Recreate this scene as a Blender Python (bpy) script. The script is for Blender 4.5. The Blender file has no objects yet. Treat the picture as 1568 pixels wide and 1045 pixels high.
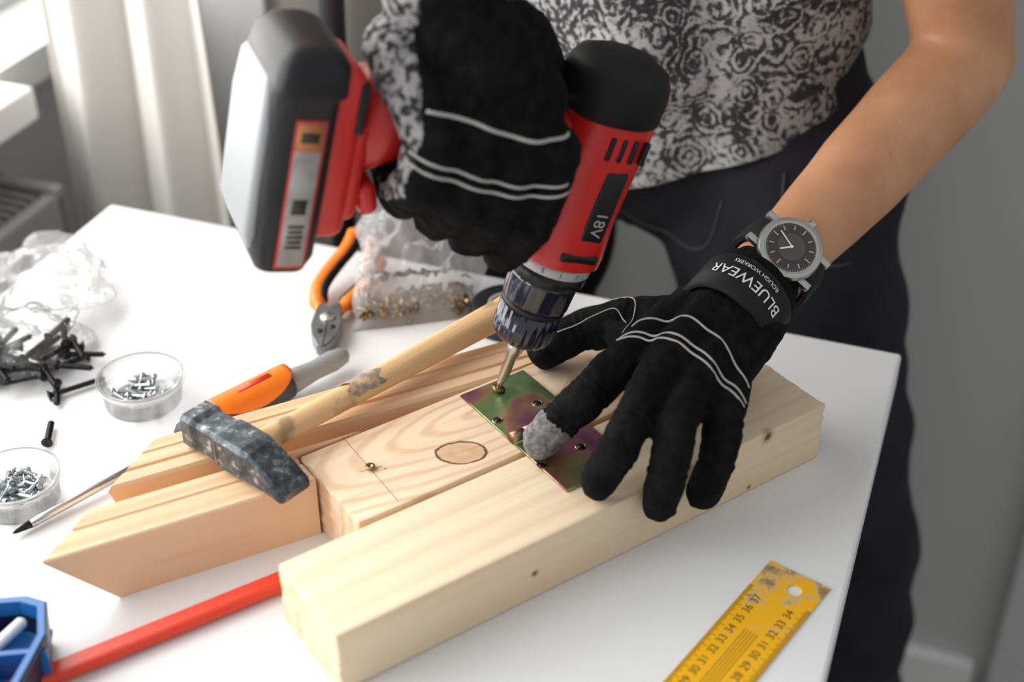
import bpy, bmesh, math, random
from mathutils import Vector, Matrix, noise
from mathutils.bvhtree import BVHTree
random.seed(7)
ZT=0.75
SC=bpy.context.scene
COL=SC.collection
V=Vector
# ------------------------------------------------------------ helpers
def lnk(o,parent=None):
    COL.objects.link(o)
    if parent is not None: o.parent=parent
    return o
def empty(name):
    e=bpy.data.objects.new(name,None); e.empty_display_size=.02; return lnk(e)
def T(x,y,z=0): return V((x,y,z+ZT))
def finish(name,bm,mat=None,parent=None,smooth=True,M=None,autos=None):
    bmesh.ops.recalc_face_normals(bm,faces=bm.faces)
    me=bpy.data.meshes.new(name); bm.to_mesh(me); bm.free()
    for p in me.polygons: p.use_smooth=smooth
    if smooth and autos:
        try: me.set_sharp_from_angle(angle=math.radians(autos))
        except Exception: pass
    o=bpy.data.objects.new(name,me)
    if mat is not None: me.materials.append(mat)
    if M is not None: o.matrix_world=M
    return lnk(o,parent)
def frame(origin,x,z):
    z=V(z).normalized(); x=V(x); x=(x-z*x.dot(z)).normalized(); y=z.cross(x)
    M=Matrix.Identity(4)
    for i in range(3):
        M[i][0]=x[i];M[i][1]=y[i];M[i][2]=z[i];M[i][3]=origin[i]
    return M
def rotz(ox,oy,oz,ang): return Matrix.Translation((ox,oy,oz))@Matrix.Rotation(ang,4,'Z')
def lathe(bm,prof,seg=32,M=Matrix.Identity(4),mod=None,cap=True):
    rings=[]
    for (r,z) in prof:
        ring=[]
        for i in range(seg):
            a=2*math.pi*i/seg
            rr=r if mod is None else mod(r,z,a)
            ring.append(bm.verts.new(M@V((rr*math.cos(a),rr*math.sin(a),z))))
        rings.append(ring)
    for k in range(len(rings)-1):
        A,B=rings[k],rings[k+1]
        for i in range(seg):
            j=(i+1)%seg
            bm.faces.new((A[i],A[j],B[j],B[i]))
    if cap:
        bm.faces.new(rings[0][::-1]); bm.faces.new(rings[-1])
def loft(bm,rings,cap=True,closed=False):
    R=[[bm.verts.new(p) for p in r] for r in rings]
    n=len(R[0])
    for k in range(len(R)-1 if not closed else len(R)):
        A,B=R[k],R[(k+1)%len(R)]
        for i in range(n):
            j=(i+1)%n
            bm.faces.new((A[i],A[j],B[j],B[i]))
    if cap and not closed:
        bm.faces.new(R[0][::-1]); bm.faces.new(R[-1])
def box(bm,sx,sy,sz,c=(0,0,0),M=Matrix.Identity(4),bev=0,seg=2):
    t=bmesh.new(); bmesh.ops.create_cube(t,size=1)
    for v in t.verts: v.co=V((v.co.x*sx,v.co.y*sy,v.co.z*sz))+V(c)
    if bev: bmesh.ops.bevel(t,geom=list(t.edges),offset=bev,segments=seg,profile=.5,affect='EDGES')
    merge(bm,t,M)
def merge(bm,t,M=Matrix.Identity(4)):
    mp={}
    for v in t.verts: mp[v]=bm.verts.new(M@v.co)
    for f in t.faces:
        try: bm.faces.new([mp[v] for v in f.verts])
        except Exception: pass
    t.free()
def capsule(bm,p0,r0,p1,r1,seg=20):
    p0=V(p0);p1=V(p1); d=p1-p0; L=d.length
    if L<1e-6: d=V((0,0,1))
    M=frame(p0,(0.3,1,.2) if abs(d.normalized().dot(V((.3,1,.2)).normalized()))<.95 else (1,0,0),d)
    prof=[]
    for k in range(1,7):
        a=-math.pi/2+math.pi/2*k/6
        prof.append((r0*math.cos(a),r0*math.sin(a)))
    for k in range(0,6):
        a=math.pi/2*k/6
        prof.append((r1*math.cos(a),L+r1*math.sin(a)))
    lathe(bm,prof,seg,M)
def tube(bm,pts,rad,seg=10,cap=True,flat=None,upv=None):
    pts=[V(p) for p in pts]; n=len(pts)
    if not hasattr(rad,'__len__'): rad=[rad]*n
    rings=[];up=upv or V((0,0,1))
    for i,p in enumerate(pts):
        t=(pts[min(i+1,n-1)]-pts[max(i-1,0)])
        if t.length<1e-9: t=V((1,0,0))
        t.normalize()
        sd=t.cross(up)
        if sd.length<.05: sd=t.cross(V((0,1,0)))
        sd.normalize(); u=sd.cross(t).normalized()
        fz=flat if flat else 1
        rings.append([p+sd*(math.cos(2*math.pi*k/seg)*rad[i])+u*(math.sin(2*math.pi*k/seg)*rad[i]*fz) for k in range(seg)])
    loft(bm,rings,cap)
def spline(pts,n=8):
    pts=[V(p) for p in pts]; out=[]
    P=[pts[0]*2-pts[1]]+pts+[pts[-1]*2-pts[-2]]
    for i in range(1,len(P)-2):
        for k in range(n):
            t=k/n
            a,b,c,d=P[i-1],P[i],P[i+1],P[i+2]
            out.append(.5*((2*b)+(c-a)*t+(2*a-5*b+4*c-d)*t*t+(3*b-a-3*c+d)*t**3))
    out.append(pts[-1]); return out
def prism(bm,outline,z0,z1,M=Matrix.Identity(4)):
    a=[bm.verts.new(M@V((x,y,z0))) for x,y in outline]
    b=[bm.verts.new(M@V((x,y,z1))) for x,y in outline]
    n=len(a)
    bm.faces.new(a[::-1]); bm.faces.new(b)
    for i in range(n): bm.faces.new((a[i],a[(i+1)%n],b[(i+1)%n],b[i]))
def blob(name,caps,voxel,smooth,mat,parent,disp=None,mats=None,matfn=None):
    bm=bmesh.new()
    for c in caps: capsule(bm,*c)
    me=bpy.data.meshes.new(name+'_src'); bm.to_mesh(me); bm.free()
    o=bpy.data.objects.new(name,me); COL.objects.link(o)
    m=o.modifiers.new('r','REMESH'); m.mode='VOXEL'; m.voxel_size=voxel; m.use_smooth_shade=True
    m=o.modifiers.new('s','SMOOTH'); m.factor=.5; m.iterations=smooth
    dg=bpy.context.evaluated_depsgraph_get()
    me2=bpy.data.meshes.new_from_object(o.evaluated_get(dg))
    o.modifiers.clear(); o.data=me2; me2.name=name
    if disp:
        nr=[v.normal.copy() for v in me2.vertices]
        for v,nn in zip(me2.vertices,nr): v.co+=nn*disp(v.co)
    for p in me2.polygons: p.use_smooth=True
    me2.materials.clear()
    for mm in (mats or [mat]): me2.materials.append(mm)
    if matfn:
        for p in me2.polygons: p.material_index=matfn(p.center,p.normal)
    if parent is not None: o.parent=parent
    return o
def bvh_of(o):
    bm=bmesh.new(); bm.from_mesh(o.data); t=BVHTree.FromBMesh(bm); bm.free(); return t
def textmesh(s,size=1,align='CENTER'):
    cu=bpy.data.curves.new('t','FONT'); cu.body=s; cu.size=size; cu.align_x=align; cu.align_y='CENTER'
    o=bpy.data.objects.new('t',cu); COL.objects.link(o)
    dg=bpy.context.evaluated_depsgraph_get()
    me=bpy.data.meshes.new_from_object(o.evaluated_get(dg))
    bpy.data.objects.remove(o)
    t=bmesh.new(); t.from_mesh(me); bpy.data.meshes.remove(me)
    return t
# ------------------------------------------------------------ materials
def newmat(name):
    m=bpy.data.materials.new(name); m.use_nodes=True
    return m,m.node_tree,m.node_tree.nodes['Principled BSDF']
def nd(nt,t,**k):
    n=nt.nodes.new(t)
    for a,b in k.items(): setattr(n,a,b)
    return n
def ramp(nt,stops,interp='LINEAR'):
    r=nd(nt,'ShaderNodeValToRGB'); r.color_ramp.interpolation=interp
    els=r.color_ramp.elements
    while len(els)<len(stops): els.new(.5)
    for e,(p,c) in zip(els,stops):
        e.position=p; e.color=(c[0],c[1],c[2],1)
    return r
def mat(name,col,rough=.5,metal=0,spec=.5,bump=None,var=None,coat=0,sheen=0,emit=None):
    m,nt,b=newmat(name)
    b.inputs['Base Color'].default_value=(*col,1); b.inputs['Roughness'].default_value=rough
    b.inputs['Metallic'].default_value=metal; b.inputs['Specular IOR Level'].default_value=spec
    b.inputs['Coat Weight'].default_value=coat; b.inputs['Sheen Weight'].default_value=sheen
    tc=nd(nt,'ShaderNodeTexCoord')
    if var:
        n=nd(nt,'ShaderNodeTexNoise'); n.inputs['Scale'].default_value=var[0]; n.inputs['Detail'].default_value=5
        nt.links.new(tc.outputs['Object'],n.inputs['Vector'])
        r=ramp(nt,[(var[2] if len(var)>2 else .35,var[1]),(var[3] if len(var)>3 else .65,col)])
        nt.links.new(n.outputs['Fac'],r.inputs[0]); nt.links.new(r.outputs[0],b.inputs['Base Color'])
    if bump:
        n=nd(nt,'ShaderNodeTexNoise'); n.inputs['Scale'].default_value=bump[0]; n.inputs['Detail'].default_value=4
        nt.links.new(tc.outputs['Object'],n.inputs['Vector'])
        bp=nd(nt,'ShaderNodeBump'); bp.inputs['Strength'].default_value=bump[1]; bp.inputs['Distance'].default_value=bump[2] if len(bump)>2 else .001
        nt.links.new(n.outputs['Fac'],bp.inputs['Height']); nt.links.new(bp.outputs[0],b.inputs['Normal'])
    return m
def wood(name,base,dark,knots=(),rings=None,seed=0,gscale=(4,70,70),band=.22,ell=None,worn=None):
    m,nt,b=newmat(name); L=nt.links
    tc=nd(nt,'ShaderNodeTexCoord'); mp=nd(nt,'ShaderNodeMapping')
    mp.inputs['Location'].default_value=(seed*1.3,seed*.7,seed); mp.inputs['Scale'].default_value=gscale
    L.new(tc.outputs['Object'],mp.inputs['Vector'])
    n=nd(nt,'ShaderNodeTexNoise'); n.inputs['Scale'].default_value=1; n.inputs['Detail'].default_value=5; n.inputs['Distortion'].default_value=.6
    L.new(mp.outputs[0],n.inputs['Vector'])
    mid=tuple((x*.65+y*.35) for x,y in zip(base,dark))
    r=ramp(nt,[(.28,mid),(.5,base),(.62,base),(.80,mid)]); L.new(n.outputs['Fac'],r.inputs[0])
    cur=r.outputs[0]
    if rings:
        mp2=nd(nt,'ShaderNodeMapping'); mp2.inputs['Location'].default_value=rings[0]; mp2.inputs['Scale'].default_value=rings[1]
        L.new(tc.outputs['Object'],mp2.inputs['Vector'])
        w=nd(nt,'ShaderNodeTexWave',wave_type='RINGS',rings_direction='Z'); w.inputs['Scale'].default_value=.9
        w.inputs['Distortion'].default_value=3.4; w.inputs['Detail'].default_value=2; w.inputs['Detail Scale'].default_value=.9
        L.new(mp2.outputs[0],w.inputs['Vector'])
    else:
        mp2=nd(nt,'ShaderNodeMapping'); mp2.inputs['Scale'].default_value=(1.6,13,9); mp2.inputs['Location'].default_value=(seed,seed*2,0)
        L.new(tc.outputs['Object'],mp2.inputs['Vector'])
        w=nd(nt,'ShaderNodeTexWave',wave_type='BANDS',bands_direction='Y'); w.inputs['Scale'].default_value=1.3
        w.inputs['Distortion'].default_value=5.5; w.inputs['Detail'].default_value=3; w.inputs['Detail Scale'].default_value=.7
        L.new(mp2.outputs[0],w.inputs['Vector'])
    rr=ramp(nt,[(0.0,(0,0,0)),(.55,(0,0,0)),(.95,(1,1,1))]); L.new(w.outputs['Fac'],rr.inputs[0])
    mx=nd(nt,'ShaderNodeMix',data_type='RGBA')
    mu=nd(nt,'ShaderNodeMath',operation='MULTIPLY'); mu.inputs[1].default_value=band; L.new(rr.outputs[0],mu.inputs[0])
    L.new(mu.outputs[0],mx.inputs['Factor']); L.new(cur,mx.inputs[6]); mx.inputs[7].default_value=(*dark,1)
    cur=mx.outputs[2]
    if ell:
        (kx,ky,kz,ang,ra,rb,ca)=ell
        me_=nd(nt,'ShaderNodeMapping',vector_type='TEXTURE'); me_.inputs['Location'].default_value=(kx,ky,kz); me_.inputs['Rotation'].default_value=(0,0,ang); me_.inputs['Scale'].default_value=(ra,rb,.03)
        L.new(tc.outputs['Object'],me_.inputs['Vector'])
        ln=nd(nt,'ShaderNodeVectorMath',operation='LENGTH'); L.new(me_.outputs[0],ln.inputs[0])
        n5=nd(nt,'ShaderNodeTexNoise'); n5.inputs['Scale'].default_value=130; n5.inputs['Detail'].default_value=3; L.new(tc.outputs['Object'],n5.inputs['Vector'])
        ad=nd(nt,'ShaderNodeMath',operation='MULTIPLY_ADD'); ad.inputs[1].default_value=.30; L.new(n5.outputs['Fac'],ad.inputs[0]); L.new(ln.outputs['Value'],ad.inputs[2])
        hv=nd(nt,'ShaderNodeMath',operation='MULTIPLY'); hv.inputs[1].default_value=.5; L.new(ad.outputs[0],hv.inputs[0])
        rt=ramp(nt,[(0,(.9,.9,.9)),(.14,(.45,.45,.45)),(.30,(.75,.75,.75)),(.52,(.55,.55,.55)),(.60,(0,0,0))]); L.new(hv.outputs[0],rt.inputs[0])
        m2=nd(nt,'ShaderNodeMix',data_type='RGBA'); L.new(rt.outputs[0],m2.inputs['Factor']); L.new(cur,m2.inputs[6]); m2.inputs[7].default_value=(*ca,1)
        ro=ramp(nt,[(.510,(0,0,0)),(.540,(.95,.95,.95)),(.560,(.95,.95,.95)),(.60,(0,0,0))]); L.new(hv.outputs[0],ro.inputs[0])
        m3=nd(nt,'ShaderNodeMix',data_type='RGBA'); L.new(ro.outputs[0],m3.inputs['Factor']); L.new(m2.outputs[2],m3.inputs[6]); m3.inputs[7].default_value=(.045,.018,.008,1)
        cur=m3.outputs[2]
    for (kx,ky,kz,kr) in knots:
        vd=nd(nt,'ShaderNodeVectorMath',operation='DISTANCE'); vd.inputs[1].default_value=(kx,ky,kz)
        n2=nd(nt,'ShaderNodeTexNoise'); n2.inputs['Scale'].default_value=120
        L.new(tc.outputs['Object'],n2.inputs['Vector'])
        L.new(tc.outputs['Object'],vd.inputs[0])
        ad=nd(nt,'ShaderNodeMath',operation='MULTIPLY_ADD'); ad.inputs[1].default_value=kr*1.0; L.new(n2.outputs['Fac'],ad.inputs[0]); L.new(vd.outputs['Value'],ad.inputs[2])
        dv=nd(nt,'ShaderNodeMath',operation='DIVIDE'); dv.inputs[1].default_value=kr*2.2; L.new(ad.outputs[0],dv.inputs[0])
        kr_=ramp(nt,[(.35,(1,1,1)),(.62,(.35,.35,.35)),(.95,(0,0,0))]); L.new(dv.outputs[0],kr_.inputs[0])
        m2=nd(nt,'ShaderNodeMix',data_type='RGBA'); L.new(kr_.outputs[0],m2.inputs['Factor']); L.new(cur,m2.inputs[6]); m2.inputs[7].default_value=(.16,.06,.02,1)
        cur=m2.outputs[2]
    if worn:
        n4=nd(nt,'ShaderNodeTexNoise'); n4.inputs['Scale'].default_value=worn[0]; n4.inputs['Detail'].default_value=6
        L.new(tc.outputs['Object'],n4.inputs['Vector']); r4=ramp(nt,[(worn[1],(0,0,0)),(worn[2],(.7,.7,.7))]); L.new(n4.outputs['Fac'],r4.inputs[0])
        m2=nd(nt,'ShaderNodeMix',data_type='RGBA'); L.new(r4.outputs[0],m2.inputs['Factor']); L.new(cur,m2.inputs[6]); m2.inputs[7].default_value=(.22,.16,.10,1)
        cur=m2.outputs[2]
    L.new(cur,b.inputs['Base Color'])
    b.inputs['Roughness'].default_value=.55; b.inputs['Specular IOR Level'].default_value=.3
    mp3=nd(nt,'ShaderNodeMapping'); mp3.inputs['Scale'].default_value=(60,600,600); L.new(tc.outputs['Object'],mp3.inputs['Vector'])
    n3=nd(nt,'ShaderNodeTexNoise'); n3.inputs['Scale'].default_value=1; n3.inputs['Detail'].default_value=3; L.new(mp3.outputs[0],n3.inputs['Vector'])
    bp=nd(nt,'ShaderNodeBump'); bp.inputs['Strength'].default_value=.25; bp.inputs['Distance'].default_value=.0006
    L.new(n3.outputs['Fac'],bp.inputs['Height']); L.new(bp.outputs[0],b.inputs['Normal'])
    return m
def clearplastic(name,white=.12,scale=60,strength=.8,tint=(1,1,1),refl=.45,rough=.2):
    m,nt,b=newmat(name); L=nt.links; nt.nodes.remove(b)
    out=[n for n in nt.nodes if n.type=='OUTPUT_MATERIAL'][0]
    tr=nd(nt,'ShaderNodeBsdfTransparent'); tr.inputs[0].default_value=(.985*tint[0],.985*tint[1],.985*tint[2],1)
    gl=nd(nt,'ShaderNodeBsdfGlossy'); gl.inputs['Roughness'].default_value=rough
    df=nd(nt,'ShaderNodeBsdfDiffuse'); df.inputs[0].default_value=(.95*tint[0],.95*tint[1],.95*tint[2],1)
    tl=nd(nt,'ShaderNodeBsdfTranslucent'); tl.inputs[0].default_value=(.95*tint[0],.95*tint[1],.95*tint[2],1)
    md=nd(nt,'ShaderNodeMixShader'); md.inputs[0].default_value=.5; L.new(df.outputs[0],md.inputs[1]); L.new(tl.outputs[0],md.inputs[2])
    tc=nd(nt,'ShaderNodeTexCoord'); n=nd(nt,'ShaderNodeTexNoise'); n.inputs['Scale'].default_value=scale; n.inputs['Detail'].default_value=2; n.inputs['Distortion'].default_value=1.0
    L.new(tc.outputs['Object'],n.inputs['Vector'])
    bp=nd(nt,'ShaderNodeBump'); bp.inputs['Strength'].default_value=strength; bp.inputs['Distance'].default_value=.003
    L.new(n.outputs['Fac'],bp.inputs['Height'])
    for x in (gl,df): L.new(bp.outputs[0],x.inputs['Normal'])
    fr=nd(nt,'ShaderNodeFresnel'); fr.inputs[0].default_value=1.4; L.new(bp.outputs[0],fr.inputs['Normal'])
    fm=nd(nt,'ShaderNodeMath',operation='MULTIPLY'); fm.inputs[1].default_value=refl; L.new(fr.outputs[0],fm.inputs[0])
    m1=nd(nt,'ShaderNodeMixShader'); m1.inputs[0].default_value=white; L.new(tr.outputs[0],m1.inputs[1]); L.new(md.outputs[0],m1.inputs[2])
    m2=nd(nt,'ShaderNodeMixShader'); L.new(fm.outputs[0],m2.inputs[0]); L.new(m1.outputs[0],m2.inputs[1]); L.new(gl.outputs[0],m2.inputs[2])
    L.new(m2.outputs[0],out.inputs[0])
    return m
M_table=mat('white_laminate',(.79,.80,.805),.32,spec=.45)
M_wall=mat('grey_wall_paint',(.56,.56,.55),.85,bump=(90,.25,.002))
M_trim=mat('trim_paint',(.56,.56,.56),.6)
M_floor=wood('floor_wood',(.30,.27,.24),(.2,.17,.14))
M_white=mat('white_paint',(.85,.85,.84),.5)
M_rad=mat('radiator_paint',(.28,.28,.28),.5)
M_raddark=mat('radiator_grille_dark',(.04,.04,.045),.6)
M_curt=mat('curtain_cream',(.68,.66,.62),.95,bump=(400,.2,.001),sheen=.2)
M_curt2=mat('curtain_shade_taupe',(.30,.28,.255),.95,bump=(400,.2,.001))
M_black=mat('black_plastic',(.010,.010,.012),.42,spec=.35)
M_rubber=mat('black_rubber',(.007,.007,.008),.6,spec=.3,bump=(300,.2,.0005))
M_red=mat('red_plastic',(.60,.018,.016),.34,coat=.1)
M_redpen=mat('red_orange_lacquer',(.80,.05,.018),.3)
M_steel=mat('steel',(.62,.61,.59),.28,metal=1)
M_zinc=mat('zinc_screw',(.50,.55,.57),.32,metal=1)
M_brass=mat('brass_screw',(.44,.32,.17),.32,metal=1,var=(90,(.20,.13,.07)))
M_blk_screw=mat('black_phosphate',(.010,.010,.012),.4,metal=.3)
M_grey=mat('grey_plastic',(.30,.31,.32),.45)
M_lgrey=mat('light_grey_plastic',(.42,.43,.44),.4)
M_batt=mat('battery_base_grey',(.33,.34,.35),.45)
M_orange=mat('orange_plastic',(.90,.21,.01),.35)
M_dgrey=mat('dark_grey_rubber',(.05,.055,.06),.55)
M_glove=mat('black_glove_fabric',(.0038,.0038,.0044),.9,spec=.12,bump=(600,.7,.001),var=(120,(.0085,.0085,.0095)))
M_glovegrey=mat('grey_suede',(.24,.23,.23),.9,bump=(500,.6,.001),var=(260,(.09,.09,.09)))
M_speck=mat('speckled_suede',(.30,.29,.29),.9,bump=(400,.6,.001),var=(190,(.012,.012,.012),.44,.56))
M_pipe=mat('reflective_piping',(.40,.39,.37),.6)
M_dial=mat('watch_dial',(.04,.04,.045),.3)
M_skin,nt,b=newmat('skin')
b.inputs['Roughness'].default_value=.45
b.inputs['Subsurface Weight'].default_value=.10; b.inputs['Subsurface Radius'].default_value=(.01,.004,.002); b.inputs['Subsurface Scale'].default_value=.5
tc=nd(nt,'ShaderNodeTexCoord'); n=nd(nt,'ShaderNodeTexNoise'); n.inputs['Scale'].default_value=22; n.inputs['Detail'].default_value=6
nt.links.new(tc.outputs['Object'],n.inputs['Vector']); r=ramp(nt,[(.3,(.50,.225,.112)),(.7,(.63,.325,.175))]); nt.links.new(n.outputs['Fac'],r.inputs[0])
vd=nd(nt,'ShaderNodeTexVoronoi'); vd.inputs['Scale'].default_value=38; nt.links.new(tc.outputs['Object'],vd.inputs['Vector'])
r2=ramp(nt,[(.04,(.55,.55,.55)),(.075,(0,0,0))]); nt.links.new(vd.outputs['Distance'],r2.inputs[0])
mx=nd(nt,'ShaderNodeMix',data_type='RGBA'); nt.links.new(r2.outputs[0],mx.inputs['Factor']); nt.links.new(r.outputs[0],mx.inputs[6]); mx.inputs[7].default_value=(.16,.06,.03,1)
nt.links.new(mx.outputs[2],b.inputs['Base Color'])
n=nd(nt,'ShaderNodeTexNoise'); n.inputs['Scale'].default_value=450; nt.links.new(tc.outputs['Object'],n.inputs['Vector'])
bp=nd(nt,'ShaderNodeBump'); bp.inputs['Strength'].default_value=.3; bp.inputs['Distance'].default_value=.0008; nt.links.new(n.outputs['Fac'],bp.inputs['Height']); nt.links.new(bp.outputs[0],b.inputs['Normal'])
M_hair=mat('brown_hair',(.06,.035,.02),.6,bump=(200,.8,.004))
M_jean=mat('charcoal_denim',(.022,.022,.026),.88,spec=.25,bump=(600,.5,.001),var=(12,(.014,.014,.018)))
M_shoe=mat('black_shoe',(.02,.02,.02),.5)
M_clear=clearplastic('clear_plastic_bag',.24,45,1.0,refl=1.3,rough=.14)
M_crump=clearplastic('crumpled_plastic_film',.20,35,.8,refl=.7,rough=.2)
M_film=clearplastic('thin_plastic_film',.09,35,.8,refl=.7,rough=.2)
M_jar=clearplastic('clear_plastic_jar',.10,10,.05,refl=.7,rough=.1)
M_blue=mat('blue_plastic',(.02,.14,.42),.3)
M_navy=mat('navy_plastic',(.012,.02,.05),.35)
M_yel=mat('yellow_ruler_paint',(.86,.47,.01),.35)
M_ink=mat('black_ink',(.03,.022,.01),.6)
M_redink=mat('label_red',(.50,.04,.03),.5)
M_label=mat('label_grey',(.38,.37,.36),.4,var=(60,(.26,.24,.24)))
M_lorange=mat('label_orange',(.42,.15,.05),.4)
M_graph=mat('graphite',(.10,.08,.06),.7)
M_hinge,nt,b=newmat('zinc_dichromate'); b.inputs['Metallic'].default_value=.85; b.inputs['Roughness'].default_value=.36
tc=nd(nt,'ShaderNodeTexCoord'); n=nd(nt,'ShaderNodeTexNoise'); n.inputs['Scale'].default_value=24; n.inputs['Detail'].default_value=3; n.inputs['Distortion'].default_value=.5
mpp=nd(nt,'ShaderNodeMapping'); mpp.inputs['Location'].default_value=(.35,.1,0); nt.links.new(tc.outputs['Object'],mpp.inputs['Vector']); nt.links.new(mpp.outputs[0],n.inputs['Vector'])
r=ramp(nt,[(.34,(.17,.27,.12)),(.43,(.26,.32,.14)),(.485,(.40,.30,.15)),(.54,(.38,.18,.14)),(.60,(.32,.12,.20)),(.70,(.20,.08,.14))]); nt.links.new(n.outputs['Fac'],r.inputs[0]); nt.links.new(r.outputs[0],b.inputs['Base Color'])
# shirt print
M_shirt,nt,b=newmat('printed_shirt_fabric'); L=nt.links
tc=nd(nt,'ShaderNodeTexCoord'); n=nd(nt,'ShaderNodeTexNoise'); n.inputs['Scale'].default_value=60; n.inputs['Detail'].default_value=4
L.new(tc.outputs['Object'],n.inputs['Vector'])
mxv=nd(nt,'ShaderNodeMix',data_type='VECTOR'); mxv.inputs['Factor'].default_value=.012
L.new(tc.outputs['Object'],mxv.inputs[4]); L.new(n.outputs['Color'],mxv.inputs[5])
vo=nd(nt,'ShaderNodeTexVoronoi'); vo.inputs['Scale'].default_value=46; vo.inputs['Randomness'].default_value=.85; L.new(mxv.outputs[1],vo.inputs['Vector'])
mu=nd(nt,'ShaderNodeMath',operation='MULTIPLY'); mu.inputs[1].default_value=27; L.new(vo.outputs['Distance'],mu.inputs[0])
sn=nd(nt,'ShaderNodeMath',operation='SINE'); L.new(mu.outputs[0],sn.inputs[0])
n2=nd(nt,'ShaderNodeTexNoise'); n2.inputs['Scale'].default_value=210; n2.inputs['Detail'].default_value=6; n2.inputs['Roughness'].default_value=.6; L.new(tc.outputs['Object'],n2.inputs['Vector'])
n3=nd(nt,'ShaderNodeTexNoise'); n3.inputs['Scale'].default_value=42; n3.inputs['Detail'].default_value=2; L.new(tc.outputs['Object'],n3.inputs['Vector'])
a1=nd(nt,'ShaderNodeMath',operation='MULTIPLY_ADD'); a1.inputs[1].default_value=11; L.new(n2.outputs['Fac'],a1.inputs[0]); L.new(sn.outputs[0],a1.inputs[2])
ad=nd(nt,'ShaderNodeMath',operation='MULTIPLY_ADD'); ad.inputs[1].default_value=7; L.new(n3.outputs['Fac'],ad.inputs[0]); L.new(a1.outputs[0],ad.inputs[2])
mr=nd(nt,'ShaderNodeMapRange'); mr.inputs['From Min'].default_value=6; mr.inputs['From Max'].default_value=12; L.new(ad.outputs[0],mr.inputs[0])
r=ramp(nt,[(0,(.020,.020,.022)),(.36,(.035,.035,.037)),(.47,(.13,.13,.132)),(.56,(.30,.30,.298)),(.8,(.38,.38,.375))])
L.new(mr.outputs[0],r.inputs[0]); L.new(r.outputs[0],b.inputs['Base Color'])
b.inputs['Roughness'].default_value=.9
M_ham,nt,b=newmat('worn_painted_steel'); tc=nd(nt,'ShaderNodeTexCoord'); n=nd(nt,'ShaderNodeTexNoise'); n.inputs['Scale'].default_value=110; n.inputs['Detail'].default_value=9; n.inputs['Roughness'].default_value=.72
nt.links.new(tc.outputs['Object'],n.inputs['Vector']); r=ramp(nt,[(.40,(.045,.055,.065)),(.52,(.10,.12,.135)),(.58,(.17,.19,.205)),(.62,(.50,.50,.49))]); nt.links.new(n.outputs['Fac'],r.inputs[0]); nt.links.new(r.outputs[0],b.inputs['Base Color'])
b.inputs['Metallic'].default_value=.55; b.inputs['Roughness'].default_value=.38
bp=nd(nt,'ShaderNodeBump'); bp.inputs['Strength'].default_value=.25; bp.inputs['Distance'].default_value=.0004; nt.links.new(n.outputs['Fac'],bp.inputs['Height']); nt.links.new(bp.outputs[0],b.inputs['Normal'])
# ------------------------------------------------------------ room
en=V((.9407,-.3392,0)); em=V((.3392,.9407,0)); RA=math.atan2(-.3392,.9407)
def N(n,m,z): return V((en.x*n+em.x*m,en.y*n+em.y*m,z))
MR=Matrix.Rotation(RA,4,'Z')
def rbox(name,n0,n1,m0,m1,z0,z1,mt,parent=None,bev=0):
    bm=bmesh.new(); box(bm,n1-n0,m1-m0,z1-z0,((n0+n1)/2,(m0+m1)/2,(z0+z1)/2),bev=bev)
    return finish(name,bm,mt,parent,smooth=False,M=MR.copy())
rbox('floor',-1.1,1.8,-1.6,1.45,-.05,0,M_floor)
rbox('wall_back',-1.05,1.8,1.331,1.43,0,2.5,M_wall)
bm=bmesh.new()
for (m0,m1,z0,z1) in [(-1.6,1.331,0,.76),(-1.6,1.331,2.2,2.5),(-1.6,-.7,.76,2.2),(1.31,1.331,.76,2.2)]:
    box(bm,.10,m1-m0,z1-z0,(-1.0,(m0+m1)/2,(z0+z1)/2))
finish('wall_left',bm,M_wall,None,False,MR.copy())
w=empty('window_1')
bm=bmesh.new()
for (m0,m1,z0,z1) in [(-.7,1.31,.794,.83),(-.7,1.31,2.15,2.2),(-.7,-.65,.83,2.15),(1.27,1.31,.83,2.15),(.30,.36,.83,2.15)]:
    box(bm,.04,m1-m0,z1-z0,(-1.02,(m0+m1)/2,(z0+z1)/2),bev=.004)
finish('window_frame',bm,M_white,w,False,MR.copy())
rbox('window_sill',-1.04,-.848,-.7,1.02,.76,.794,M_white,w,.004)
rbox('window_sill_inner',-1.04,-.90,1.02,1.30,.76,.794,M_white,w,.0)
rbox('baseboard_back',-.95,.118,1.312,1.331,0,.062,M_white,bev=.004)
rbox('trim_1',.134,.24,1.30,1.331,0,2.3,M_trim,bev=.003)
rad=empty('radiator')
rbox('front_panel',-.835,-.82,-.2,1.0,.12,.70,M_rad,rad,.004)
rbox('back_panel',-.895,-.885,-.2,1.0,.12,.705,M_rad,rad,.003)
rbox('end_cap',-.895,-.82,.985,1.0,.12,.705,M_rad,rad,.003)
bm=bmesh.new(); k=-.19
while k<.98:
    box(bm,.05,.005,.012,(-.860,k,.695)); k+=.0125
finish('grille_bars',bm,M_rad,rad,False,MR.copy())
rbox('grille_inside',-.885,-.835,-.19,.985,.62,.68,M_raddark,rad)
rbox('bracket_feet',-.948,-.895,.1,.14,.0,.6,M_rad,rad)
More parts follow.
